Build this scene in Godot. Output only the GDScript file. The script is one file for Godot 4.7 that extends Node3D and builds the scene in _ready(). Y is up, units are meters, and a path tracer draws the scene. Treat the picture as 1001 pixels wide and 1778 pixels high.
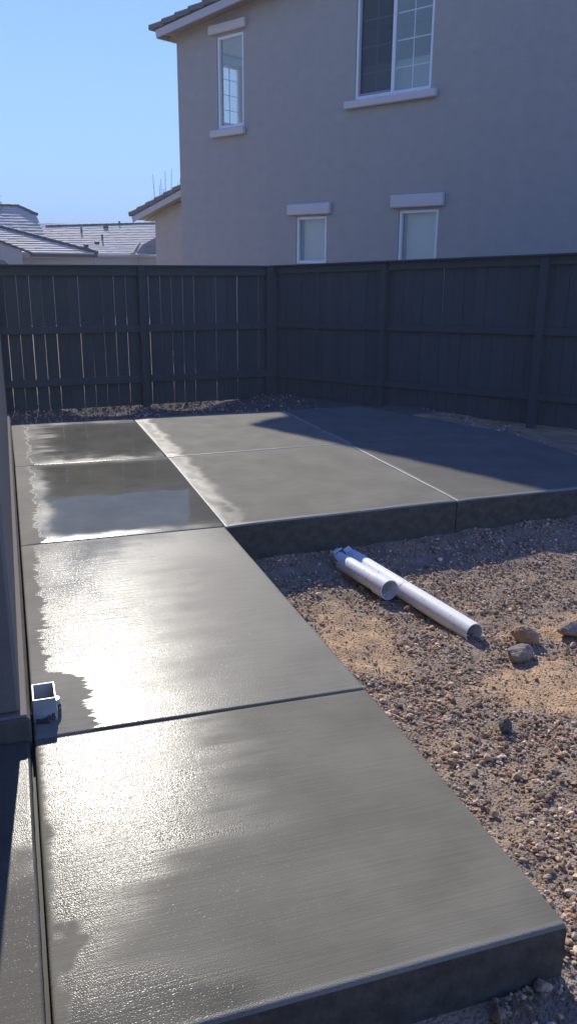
extends Node3D
# A freshly washed concrete patio in a back yard: slab panels, gravel, drain pipes, fences, the neighbour's house.

var rng := RandomNumberGenerator.new()
var used_names := {}
const SUN_AZ := 4.2          # degrees to the right of straight ahead (-z)
const SUN_EL := 32.5

# ---------------------------------------------------------------- naming
func numbered(called: String) -> String:
	if not used_names.has(called):
		used_names[called] = 0
		return called
	used_names[called] += 1
	return "%s_%03d" % [called, used_names[called]]

func tag(o: Node, label: String, category: String, group := "", kind := "") -> Node:
	if label: o.set_meta("label", label)
	if category: o.set_meta("category", category)
	if group: o.set_meta("group", group)
	if kind: o.set_meta("kind", kind)
	return o

func thing(called: String, label: String, category: String, at := Vector3.ZERO, group := "") -> Node3D:
	var o := Node3D.new()
	o.name = numbered(called)
	o.position = at
	add_child(o)
	tag(o, label, category, group)
	return o

func node_in(parent: Node3D, called: String, at := Vector3.ZERO) -> Node3D:
	var o := Node3D.new()
	o.name = called
	o.position = at
	parent.add_child(o, true)
	return o

func mesh_in(parent: Node3D, called: String, mesh: Mesh, m: Material, at := Vector3.ZERO) -> MeshInstance3D:
	var o := MeshInstance3D.new()
	o.name = numbered(called) if parent == self else called
	o.mesh = mesh
	o.material_override = m
	o.position = at
	parent.add_child(o, true)
	return o

func done(st: SurfaceTool) -> ArrayMesh:
	return st.commit()

func begin() -> SurfaceTool:
	var st := SurfaceTool.new()
	st.begin(Mesh.PRIMITIVE_TRIANGLES)
	return st

# ---------------------------------------------------------------- shapes
func tri(st: SurfaceTool, a: Vector3, b: Vector3, c: Vector3) -> void:   # a, b, c anticlockwise seen from outside
	var n := (b - a).cross(c - a)
	if n.length_squared() < 1e-16: return
	n = n.normalized()
	for p in [a, c, b]:
		st.set_normal(n)
		st.set_uv(Vector2(p.x + p.z, p.y))
		st.add_vertex(p)

func quad(st: SurfaceTool, a: Vector3, b: Vector3, c: Vector3, d: Vector3) -> void:
	tri(st, a, b, c)
	tri(st, a, c, d)

func tri_out(st: SurfaceTool, a: Vector3, b: Vector3, c: Vector3, mid: Vector3) -> void:
	if (b - a).cross(c - a).dot((a + b + c) / 3.0 - mid) < 0.0:
		tri(st, a, c, b)
	else:
		tri(st, a, b, c)

func quad_out(st: SurfaceTool, a: Vector3, b: Vector3, c: Vector3, d: Vector3, mid: Vector3) -> void:
	tri_out(st, a, b, c, mid)
	tri_out(st, a, c, d, mid)

func box(st: SurfaceTool, c: Vector3, s: Vector3, bev := 0.0, bas := Basis.IDENTITY) -> void:
	var h := s * 0.5
	if bev <= 0.0:
		var v := []
		for i in 8:
			v.append(c + bas * Vector3(h.x if i & 1 else -h.x, h.y if i & 2 else -h.y, h.z if i & 4 else -h.z))
		for f in [[0, 1, 3, 2], [4, 5, 7, 6], [0, 1, 5, 4], [2, 3, 7, 6], [0, 2, 6, 4], [1, 3, 7, 5]]:
			quad_out(st, v[f[0]], v[f[1]], v[f[2]], v[f[3]], c)
		return
	bev = minf(bev, minf(h.x, minf(h.y, h.z)) * 0.6)
	var p := func(i: int, ax: int) -> Vector3:
		var q := Vector3(h.x if i & 1 else -h.x, h.y if i & 2 else -h.y, h.z if i & 4 else -h.z)
		for k in 3:
			if k != ax: q[k] -= signf(q[k]) * bev
		return c + bas * q
	for ax in 3:
		var o1: int = 1 << ((ax + 1) % 3)
		var o2: int = 1 << ((ax + 2) % 3)
		for sd in 2:
			var b0: int = (1 << ax) * sd
			quad_out(st, p.call(b0, ax), p.call(b0 | o1, ax), p.call(b0 | o1 | o2, ax), p.call(b0 | o2, ax), c)
		var ay: int = (ax + 1) % 3          # edges along the third axis between faces ax and ay
		var along: int = 1 << ((ax + 2) % 3)
		for k in 4:
			var b1: int = ((1 << ax) if k & 1 else 0) | ((1 << ay) if k & 2 else 0)
			quad_out(st, p.call(b1, ax), p.call(b1 | along, ax), p.call(b1 | along, ay), p.call(b1, ay), c)
	for i in 8:
		tri_out(st, p.call(i, 0), p.call(i, 1), p.call(i, 2), c)

func box_mesh(s: Vector3, bev := 0.0, c := Vector3.ZERO, bas := Basis.IDENTITY) -> ArrayMesh:
	var st := begin()
	box(st, c, s, bev, bas)
	return done(st)

func rod(st: SurfaceTool, a: Vector3, b: Vector3, r0: float, r1: float, seg := 8, cap := true) -> void:
	var d := (b - a).normalized()
	var x := d.cross(Vector3.UP if absf(d.y) < 0.9 else Vector3.RIGHT).normalized()
	var y := d.cross(x)
	for i in seg:
		var t0 := TAU * i / seg
		var t1 := TAU * (i + 1) / seg
		var n0 := x * cos(t0) + y * sin(t0)
		var n1 := x * cos(t1) + y * sin(t1)
		var q := [a + n0 * r0, a + n1 * r0, b + n1 * r1, b + n0 * r1]
		var ns := [n0, n1, n1, n0]
		for k in [0, 2, 1, 0, 3, 2]:
			st.set_normal(ns[k])
			st.set_uv(Vector2(float(i) / seg, 0))
			st.add_vertex(q[k])
		if cap:
			tri_out(st, a, q[0], q[1], (a + b) / 2)
			tri_out(st, b, q[2], q[3], (a + b) / 2)

# a wall in its own axes (x to the right, y up, outside towards +z, front face at z) with openings Rect2(x, y, w, h)
func wall_with_openings(st: SurfaceTool, x0: float, x1: float, y0: float, y1: float, holes: Array, z: float, th: float) -> void:
	var xs := [x0, x1]
	var ys := [y0, y1]
	for r in holes:
		xs.append(r.position.x); xs.append(r.end.x)
		ys.append(r.position.y); ys.append(r.end.y)
	xs.sort(); ys.sort()
	for i in xs.size() - 1:
		for j in ys.size() - 1:
			var a: float = xs[i]
			var b: float = xs[i + 1]
			var c: float = ys[j]
			var d: float = ys[j + 1]
			if b - a < 1e-4 or d - c < 1e-4: continue
			var open := false
			for r in holes:
				if r.has_point(Vector2((a + b) / 2, (c + d) / 2)): open = true
			if open: continue
			quad(st, Vector3(a, c, z), Vector3(b, c, z), Vector3(b, d, z), Vector3(a, d, z))
			quad(st, Vector3(b, c, z - th), Vector3(a, c, z - th), Vector3(a, d, z - th), Vector3(b, d, z - th))
	for r in holes:
		var m := Vector3(r.get_center().x, r.get_center().y, z - th / 2)
		var p: Vector2 = r.position
		var e: Vector2 = r.end
		var k := [Vector2(p.x, p.y), Vector2(e.x, p.y), Vector2(e.x, e.y), Vector2(p.x, e.y)]
		for i in 4:
			var u: Vector2 = k[i]
			var v: Vector2 = k[(i + 1) % 4]
			var q := [Vector3(u.x, u.y, z), Vector3(v.x, v.y, z), Vector3(v.x, v.y, z - th), Vector3(u.x, u.y, z - th)]
			if (q[1] - q[0]).cross(q[2] - q[0]).dot(m - q[0]) > 0: quad(st, q[0], q[1], q[2], q[3])
			else: quad(st, q[3], q[2], q[1], q[0])
	quad(st, Vector3(x0, y0, z - th), Vector3(x0, y0, z), Vector3(x0, y1, z), Vector3(x0, y1, z - th))
	quad(st, Vector3(x1, y0, z), Vector3(x1, y0, z - th), Vector3(x1, y1, z - th), Vector3(x1, y1, z))
	quad(st, Vector3(x0, y1, z), Vector3(x1, y1, z), Vector3(x1, y1, z - th), Vector3(x0, y1, z - th))

func stone_mesh(seed_value: int, squash := 0.65, level := 1) -> ArrayMesh:
	var r := RandomNumberGenerator.new()
	r.seed = seed_value
	var v: Array = [Vector3(1, 0, 0), Vector3(-1, 0, 0), Vector3(0, 1, 0), Vector3(0, -1, 0), Vector3(0, 0, 1), Vector3(0, 0, -1)]
	var f: Array = [[0, 2, 4], [4, 2, 1], [1, 2, 5], [5, 2, 0], [4, 3, 0], [1, 3, 4], [5, 3, 1], [0, 3, 5]]
	for k in level:
		var mid := {}
		var nf := []
		for t in f:
			var m := []
			for e in 3:
				var a: int = mini(t[e], t[(e + 1) % 3])
				var b: int = maxi(t[e], t[(e + 1) % 3])
				var key := a * 100000 + b
				if not mid.has(key):
					mid[key] = v.size()
					v.append(((v[a] + v[b]) * 0.5).normalized())
				m.append(mid[key])
			nf.append([t[0], m[0], m[2]]); nf.append([m[0], t[1], m[1]]); nf.append([m[2], m[1], t[2]]); nf.append([m[0], m[1], m[2]])
		f = nf
	# cut with a few random planes so that it has flats and corners, then roughen
	var cuts := []
	for k in 7:
		cuts.append([Vector3(r.randf_range(-1, 1), r.randf_range(-1, 1), r.randf_range(-1, 1)).normalized(), r.randf_range(0.55, 0.85)])
	for i in v.size():
		var p: Vector3 = v[i]
		for c in cuts:
			var d: float = p.dot(c[0])
			if d > c[1]: p -= c[0] * (d - c[1])
		p *= r.randf_range(0.93, 1.07)
		v[i] = Vector3(p.x, p.y * squash, p.z * r.randf_range(0.96, 1.0) * 0.85)
	var st := begin()
	for t in f: tri_out(st, v[t[0]], v[t[1]], v[t[2]], Vector3.ZERO)
	return done(st)

# ---------------------------------------------------------------- materials
func lin(r: float, g: float, b: float) -> Color:
	return Color(r, g, b).linear_to_srgb()

func mat(c: Color, rough: float, spec := 0.5) -> StandardMaterial3D:
	var m := StandardMaterial3D.new()
	m.albedo_color = c
	m.roughness = rough
	m.metallic_specular = spec
	return m

func noise(seed_value: int, freq: float, oct := 4) -> FastNoiseLite:
	var n := FastNoiseLite.new()
	n.seed = seed_value
	n.noise_type = FastNoiseLite.TYPE_SIMPLEX_SMOOTH
	n.frequency = freq
	n.fractal_octaves = oct
	return n

func seamless(seed_value: int, size: int, freq: float, oct := 4) -> Image:
	return noise(seed_value, freq, oct).get_seamless_image(size, size)

func tinted(im: Image, lo: Color, hi: Color) -> ImageTexture:      # a grey image as a ramp between two linear colours
	var o := Image.create(im.get_width(), im.get_height(), false, Image.FORMAT_RGB8)
	for y in im.get_height():
		for x in im.get_width():
			var t := im.get_pixel(x, y).r
			o.set_pixel(x, y, lo.lerp(hi, t).linear_to_srgb())
	return ImageTexture.create_from_image(o)

func bumpy(m: StandardMaterial3D, im: Image, cm: float, per_metre: float) -> StandardMaterial3D:
	m.heightmap_enabled = true
	m.heightmap_texture = ImageTexture.create_from_image(im)
	m.heightmap_scale = cm
	m.uv1_triplanar = true
	m.uv1_world_triplanar = true
	m.uv1_scale = Vector3.ONE * per_metre
	return m

var stucco_grain: Image
func stucco(c: Color, vary := 0.06, relief := 0.35) -> StandardMaterial3D:
	var m := mat(Color.WHITE, 0.95, 0.12)
	var blot := seamless(31, 128, 0.02, 5)
	m.albedo_texture = tinted(blot, Color(c.r * (1 - vary), c.g * (1 - vary), c.b * (1 - vary)), Color(c.r * (1 + vary), c.g * (1 + vary), c.b * (1 + vary)))
	bumpy(m, stucco_grain, relief, 1.4)
	return m

var M := {}
func make_materials() -> void:
	stucco_grain = seamless(11, 512, 0.09, 4)
	M.stucco = stucco(Color(0.43, 0.405, 0.36), 0.06, 0.6)
	M.stucco_pale = stucco(Color(0.46, 0.41, 0.35))
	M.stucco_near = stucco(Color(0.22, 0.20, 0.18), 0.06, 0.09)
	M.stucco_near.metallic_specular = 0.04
	M.trim = stucco(Color(0.66, 0.63, 0.60), 0.02)
	M.vinyl = mat(lin(0.80, 0.80, 0.82), 0.4)
	M.fascia = mat(lin(0.50, 0.47, 0.45), 0.6)
	M.soffit = mat(lin(0.34, 0.31, 0.28), 0.8)
	M.tile = mat(lin(0.17, 0.15, 0.14), 0.75)
	M.tile_far = mat(lin(0.52, 0.45, 0.375), 0.75, 0.22)
	M.tile_cap = mat(lin(0.05, 0.045, 0.05), 0.75)
	M.wall_far = mat(lin(0.42, 0.38, 0.35), 0.9)
	M.inside = mat(lin(0.80, 0.82, 0.82), 0.9)
	M.blind = mat(lin(0.62, 0.66, 0.58), 0.8)
	M.screen = mat(lin(0.07, 0.09, 0.11), 0.9)
	M.screen.transparency = BaseMaterial3D.TRANSPARENCY_ALPHA
	M.screen.albedo_color.a = 0.38
	var g := mat(Color(0.72, 0.80, 0.78, 0.16), 0.02, 0.9)
	g.transparency = BaseMaterial3D.TRANSPARENCY_ALPHA
	M.glass = g
	# stained fence boards: a dark blue-grey coat over rough-sawn grain
	var grain := Image.create(512, 512, false, Image.FORMAT_L8)
	var nz := noise(5, 0.03, 4)
	for y in 512:
		for x in 512:
			var a := nz.get_noise_2d(x * 2.6, y * 0.05)
			var b := nz.get_noise_2d(x * 9.0 + 900, y * 0.25)
			var v := clampf(0.5 + a * 0.5 + b * 0.35, 0, 1)
			grain.set_pixel(x, y, Color(v, v, v))
	for k in 3:
		var s: float = [1.0, 0.94, 1.05][k]
		var m := mat(Color.WHITE, 0.82, 0.35)
		m.albedo_texture = tinted(grain, Color(0.060, 0.074, 0.080) * s, Color(0.085, 0.102, 0.110) * s)
		bumpy(m, grain, 0.12, 2.0)
		M["fence_%d" % k] = m
	M.rail = M.fence_2
	# pipes
	var dirt := seamless(77, 256, 0.03, 5)
	M.pipe = mat(Color.WHITE, 0.55, 0.3)
	var o := Image.create(256, 256, false, Image.FORMAT_RGB8)
	for y in 256:
		for x in 256:
			var t := smoothstep(0.79, 0.88, dirt.get_pixel(x, y).r)
			var d2 := smoothstep(0.35, 0.7, dirt.get_pixel((x * 3 + 40) % 256, (y * 3) % 256).r)
			o.set_pixel(x, y, Color(0.90, 0.90, 0.88).lerp(Color(0.84, 0.83, 0.80), d2).lerp(Color(0.20, 0.17, 0.14), t).linear_to_srgb())
	M.pipe.albedo_texture = ImageTexture.create_from_image(o)
	M.pipe.uv1_triplanar = true
	M.pipe.uv1_scale = Vector3.ONE * 4.0
	M.spout = mat(lin(0.42, 0.43, 0.45), 0.3)
	M.spout_shade = mat(lin(0.20, 0.21, 0.22), 0.5)  # darker grey paints in the shade inside the socket
	M.spout_mud = mat(lin(0.06, 0.055, 0.05), 0.6)

# ---------------------------------------------------------------- the ground
var ground_noise: FastNoiseLite
var sand_noise: FastNoiseLite
func sandy(x: float, z: float) -> float:        # 1 where bare orange soil shows, 0 where gravel lies thick
	var n := sand_noise.get_noise_2d(x * 10, z * 10) * 0.5
	var d1 := Vector2((x - 2.42) / 0.55, (z + 2.86) / 0.42).length()
	var d2 := Vector2((x - 1.63) / 0.34, (z + 3.72) / 0.50).length()
	var d3 := Vector2((x - 2.75) / 0.5, (z + 3.55) / 0.35).length()
	return clampf(maxf(maxf(1.25 - d1, 1.15 - d2), 0.85 - d3) * 1.3 + n * 1.3, 0, 1)

func ground_at(x: float, z: float) -> float:
	var n := ground_noise.get_noise_2d(x * 10, z * 10)
	var y := -0.30
	if z > -5.15 and x > 1.0 and z < 3.0:                       # the gravel yard
		var c := [[-5.1, -0.255], [-4.95, -0.27], [-4.65, -0.335], [-4.3, -0.355], [-3.3, -0.32], [-2.2, -0.235], [-1.4, -0.175], [3.0, -0.17]]
		y = -0.17
		for i in c.size() - 1:
			if z >= c[i][0] and z <= c[i + 1][0]:
				y = lerpf(c[i][1], c[i + 1][1], (z - c[i][0]) / (c[i + 1][0] - c[i][0]))
		y += 0.05 * exp(-maxf(x - 1.24, 0.0) / 0.16) * smoothstep(-4.9, -4.2, z) * smoothstep(-1.2, -1.9, z)
		y += n * 0.028
		y += 0.02 * smoothstep(2.6, 3.8, x)
	elif z <= -8.9 and z > -14.0 and x < 4.5:                    # the strip before the back fence
		y = -0.27 + n * 0.02
		y -= 0.13 * exp(-pow(Vector2((x - 1.18) / 0.44, (z + 11.30) / 0.42).length(), 4))
		y -= 0.10 * exp(-pow(Vector2((x - 2.28) / 0.42, (z + 11.38) / 0.36).length(), 4))
		y = lerpf(y, -0.15 + n * 0.02, smoothstep(2.7, 4.0, x))
	elif x > 3.5 and z > -14.0 and z <= -5.15:                   # the bank before the side fence
		y = -0.13 + n * 0.03 + 0.06 * exp(-pow((x - 4.85) / 0.3, 2))
	if x > 6.6 or z < -14.0: y = -0.30 + n * 0.03
	var far := maxf(absf(x), -z)
	y -= 0.6 * smoothstep(16.0, 45.0, far)
	return y

func axis_lines(parts: Array) -> PackedFloat32Array:             # [[from, to, step], ...]
	var out := PackedFloat32Array()
	for p in parts:
		var n := int(ceil((p[1] - p[0]) / p[2]))
		for i in n: out.append(p[0] + (p[1] - p[0]) * i / n)
	out.append(parts[-1][1])
	return out

func build_ground() -> void:
	ground_noise = noise(3, 0.22, 4)
	sand_noise = noise(8, 0.16, 4)
	var xs := axis_lines([[-900, -60, 120], [-60, -6, 6], [-6, 0, 0.6], [0, 1.2, 0.12], [1.2, 3.4, 0.022], [3.4, 7, 0.08], [7, 20, 1], [20, 60, 8], [60, 900, 120]])
	var zs := axis_lines([[-1200, -60, 120], [-60, -14, 3], [-14, -10.6, 0.1], [-10.6, -8.9, 0.1], [-8.9, -5.2, 0.14], [-5.2, -1.0, 0.022], [-1.0, 2, 0.15], [2, 20, 2], [20, 300, 60]])
	var nx := xs.size()
	var nz := zs.size()
	var verts := PackedVector3Array()
	var cols := PackedColorArray()
	var fine := noise(21, 1.6, 3)
	for j in nz:
		for i in nx:
			var x := xs[i]
			var z := zs[j]
			var y := ground_at(x, z)
			if x > -7.0 and x < 4.6 and z > -8.6 and z < -1.6 and (x < 1.15 or z < -5.15): y = -0.5
			elif x < 1.15 and z >= -1.6 and z < 1.0: y = -0.3 if x < 0.0 else (-0.3 if z < -1.42 else ground_at(1.3, z) - 0.01)
			if x > 1.2 and x < 3.4 and z > -5.1: y += fine.get_noise_2d(x * 10, z * 10) * 0.006
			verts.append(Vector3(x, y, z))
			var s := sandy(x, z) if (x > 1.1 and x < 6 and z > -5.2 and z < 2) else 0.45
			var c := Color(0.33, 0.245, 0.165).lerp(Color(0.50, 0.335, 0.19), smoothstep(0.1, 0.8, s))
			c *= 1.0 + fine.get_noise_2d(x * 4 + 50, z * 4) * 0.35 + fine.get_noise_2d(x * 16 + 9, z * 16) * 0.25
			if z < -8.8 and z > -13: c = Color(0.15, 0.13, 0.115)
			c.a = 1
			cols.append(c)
	var nor := PackedVector3Array()
	for j in nz:
		for i in nx:
			var a := verts[j * nx + maxi(i - 1, 0)]
			var b := verts[j * nx + mini(i + 1, nx - 1)]
			var c2 := verts[maxi(j - 1, 0) * nx + i]
			var d := verts[mini(j + 1, nz - 1) * nx + i]
			nor.append((d - c2).cross(b - a).normalized())
	var idx := PackedInt32Array()
	for j in nz - 1:
		for i in nx - 1:
			var k := j * nx + i
			idx.append_array([k, k + 1, k + nx + 1, k, k + nx + 1, k + nx])
	var arr := []
	arr.resize(Mesh.ARRAY_MAX)
	arr[Mesh.ARRAY_VERTEX] = verts
	arr[Mesh.ARRAY_NORMAL] = nor
	arr[Mesh.ARRAY_COLOR] = cols
	arr[Mesh.ARRAY_INDEX] = idx
	var me := ArrayMesh.new()
	me.add_surface_from_arrays(Mesh.PRIMITIVE_TRIANGLES, arr)
	var m := mat(Color.WHITE, 0.95, 0.25)
	m.vertex_color_use_as_albedo = true
	bumpy(m, seamless(14, 512, 0.05, 5), 0.9, 2.2)
	tag(mesh_in(self, "ground", me, m), "dirt ground of the yard running under the fences to the horizon", "ground", "", "structure")

func build_hill() -> void:
	var st := begin()
	var n := noise(41, 0.01, 4)
	var steps := 60
	for i in steps:
		var q := []
		for k in 2:
			var x := lerpf(-260.0, 330.0, float(i + k) / steps)
			var hgt := 20.5 + n.get_noise_1d(x) * 5.0
			for r in 4:
				q.append(Vector3(x, [-3.0, hgt * 0.55, hgt * 0.9, hgt][r] + n.get_noise_2d(x * 3, r * 50) * 1.2, [-400.0, -425.0, -440.0, -460.0][r]))
		for r in 3: quad(st, q[r], q[r + 4], q[r + 5], q[r + 1])
		quad(st, q[3], q[7], Vector3(q[7].x, -3, -500), Vector3(q[3].x, -3, -500))
	tag(mesh_in(self, "hills", done(st), mat(lin(0.10, 0.115, 0.10), 1.0, 0.1)), "low scrubby hill far off between the two tiled roofs", "hill", "", "structure")

# ---------------------------------------------------------------- gravel
func build_gravel() -> void:
	var meshes := []
	for k in 8: meshes.append(stone_mesh(100 + k, [0.5, 0.65, 0.42, 0.6][k % 4], 1))
	var xfs := []
	var cols := []
	for k in 8:
		xfs.append([])
		cols.append([])
	var tones := [Color(0.42, 0.32, 0.24), Color(0.32, 0.24, 0.18), Color(0.54, 0.43, 0.34), Color(0.24, 0.18, 0.135), Color(0.44, 0.30, 0.20), Color(0.60, 0.51, 0.42), Color(0.15, 0.12, 0.10), Color(0.36, 0.25, 0.18)]
	var clump := noise(55, 0.28, 3)
	var tries := 0
	var made := 0
	while tries < 128000:
		tries += 1
		var x := rng.randf_range(0.5, 4.4)
		var z := rng.randf_range(-5.1, -0.75)
		if x < 1.245 and z < -1.385: continue
		if z < -4.93 - (x - 1.2) * 0.05: continue
		if x > 2.0 + (-0.75 - z) * 0.62: continue               # beyond the view
		var s := sandy(x, z)
		var keep := 1.0 - smoothstep(0.1, 0.85, s) * 0.86
		keep *= clampf(0.58 + clump.get_noise_2d(x * 10, z * 10) * 1.1, 0.08, 1.0)
		if z < -4.0: keep *= 0.8
		if rng.randf() > keep: continue
		var r := 0.0035 + 0.0085 * pow(rng.randf(), 2.6)
		if rng.randf() < 0.09: r = rng.randf_range(0.009, 0.017)
		if rng.randf() < 0.008: r = rng.randf_range(0.016, 0.026)
		if s > 0.4: r *= 0.75
		var k := rng.randi() % 8
		var b := Basis.from_euler(Vector3(rng.randf_range(-0.5, 0.5), rng.randf() * TAU, rng.randf_range(-0.5, 0.5))).scaled_local(Vector3(r, r * rng.randf_range(0.8, 1.2), r * rng.randf_range(0.8, 1.15)))
		xfs[k].append(Transform3D(b, Vector3(x, ground_at(x, z) + r * rng.randf_range(0.15, 0.6), z)))
		var c: Color = tones[rng.randi() % tones.size()]
		c *= Color(1.16, 1.06, 0.86) * rng.randf_range(0.65, 1.4)
		c.a = 1
		cols[k].append(c)
		made += 1
	# crumbs of the soil itself
	for t in 44000:
		var x := rng.randf_range(0.6, 4.2)
		var z := rng.randf_range(-4.9, -0.8)
		if x > 2.0 + (-0.75 - z) * 0.62 or (x < 1.25 and z < -1.3): continue
		var s := sandy(x, z)
		var r := rng.randf_range(0.0018, 0.0052)
		if rng.randf() < 0.05: r *= 2.0
		var k := rng.randi() % 8
		xfs[k].append(Transform3D(Basis.from_euler(Vector3(rng.randf() - 0.5, rng.randf() * TAU, rng.randf() - 0.5)).scaled_local(Vector3.ONE * r), Vector3(x, ground_at(x, z) + r * 0.3, z)))
		var c := Color(0.33, 0.25, 0.165).lerp(Color(0.47, 0.335, 0.20), smoothstep(0.1, 0.8, s)) * rng.randf_range(0.55, 1.2)
		c.a = 1
		cols[k].append(c)
	# loose grit in the strip before the back fence and on the bank by the side fence
	for t in 2400:
		var x := rng.randf_range(0.0, 3.8)
		var z := rng.randf_range(-11.9, -9.05)
		if t % 3 == 0:
			x = rng.randf_range(0.7, 2.9); z = rng.randf_range(-11.75, -11.1)
		if t % 7 == 0:
			x = rng.randf_range(4.75, 5.5); z = rng.randf_range(-9.5, -5.3)
			if x > 5.1 + (-7.0 - z) * 0.3: continue
		var r := rng.randf_range(0.008, 0.026)
		var k := rng.randi() % 8
		xfs[k].append(Transform3D(Basis.from_euler(Vector3(rng.randf(), rng.randf() * TAU, rng.randf())).scaled_local(Vector3.ONE * r), Vector3(x, ground_at(x, z) + r * 0.35, z)))
		var c: Color = tones[rng.randi() % tones.size()]
		cols[k].append(c)
	var m := mat(Color.WHITE, 0.85, 0.35)
	m.vertex_color_use_as_albedo = true
	var root := thing("gravel", "loose grey and tan gravel covering the yard beside the slab", "gravel")
	root.set_meta("kind", "stuff")
	for k in 8:
		var mm := MultiMesh.new()
		mm.transform_format = MultiMesh.TRANSFORM_3D
		mm.use_colors = true
		mm.mesh = meshes[k]
		mm.instance_count = xfs[k].size()
		for i in xfs[k].size():
			mm.set_instance_transform(i, xfs[k][i])
			mm.set_instance_color(i, cols[k][i])
		var mi := MultiMeshInstance3D.new()
		mi.name = "stones"
		mi.multimesh = mm
		mi.material_override = m
		mi.set_meta("kind", "stuff")
		root.add_child(mi, true)
	print("gravel ", made)

func build_rocks() -> void:
	var rocks := [
		[Vector3(2.355, 0, -3.25), Vector3(0.092, 0.078, 0.072), 0.5, Color(0.30, 0.24, 0.19), "largest tan rock, in front of the end of the long white pipe"],
		[Vector3(2.49, 0, -3.41), Vector3(0.078, 0.072, 0.065), -0.6, Color(0.38, 0.26, 0.16), "orange brown rock leaning just behind the largest tan rock"],
		[Vector3(2.79, 0, -3.41), Vector3(0.10, 0.068, 0.075), 0.2, Color(0.33, 0.24, 0.18), "broad brown rock on bare soil near the right edge of the photo"],
		[Vector3(1.845, 0, -2.60), Vector3(0.040, 0.046, 0.038), 1.0, Color(0.12, 0.10, 0.10), "dark round stone alone amid the gravel beside the walkway slab"],
	]
	for i in rocks.size():
		var r: Array = rocks[i]
		var p: Vector3 = r[0]
		var o := thing("rock", r[4], "rock", Vector3(p.x, ground_at(p.x, p.z), p.z), "rocks lying on the yard")
		var m := mat(Color.WHITE, 0.9, 0.3)
		var cc: Color = r[3]
		m.albedo_texture = tinted(seamless(60 + i, 128, 0.03, 5), cc * 0.75, cc * 1.3)
		bumpy(m, seamless(90 + i, 128, 0.05, 5), 0.8, 9.0)
		var mi := mesh_in(o, "stone", stone_mesh(500 + i * 3, 0.8, 2), m, Vector3(0, r[1].y * 0.45, 0))
		mi.basis = Basis.from_euler(Vector3(0.15, r[2], -0.2)).scaled_local(r[1])

# ---------------------------------------------------------------- the slab
var slab_noise: FastNoiseLite
func rows(len_m: float, step: float) -> PackedFloat32Array:      # finer towards both edges
	var out := PackedFloat32Array()
	var near := [0.0, 0.002, 0.005, 0.009, 0.014, 0.022, 0.034, 0.05, 0.075, 0.1]
	for v in near: out.append(v)
	var n := maxi(int((len_m - 0.24) / step), 2)
	for i in n + 1: out.append(0.12 + (len_m - 0.24) * i / n)
	for i in near.size(): out.append(len_m - near[near.size() - 1 - i])
	return out

# the slab drains: a slight fall towards the walk
func fall(z: float) -> float:
	var f := [[-9.2, 0.013], [-6.95, 0.013], [-4.93, -0.009], [-2.7, 0.0], [0.0, 0.0]]
	for i in f.size() - 1:
		if z <= f[i + 1][0]: return lerpf(f[i][1], f[i + 1][1], clampf((z - f[i][0]) / (f[i + 1][0] - f[i][0]), 0, 1))
	return 0.0

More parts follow.
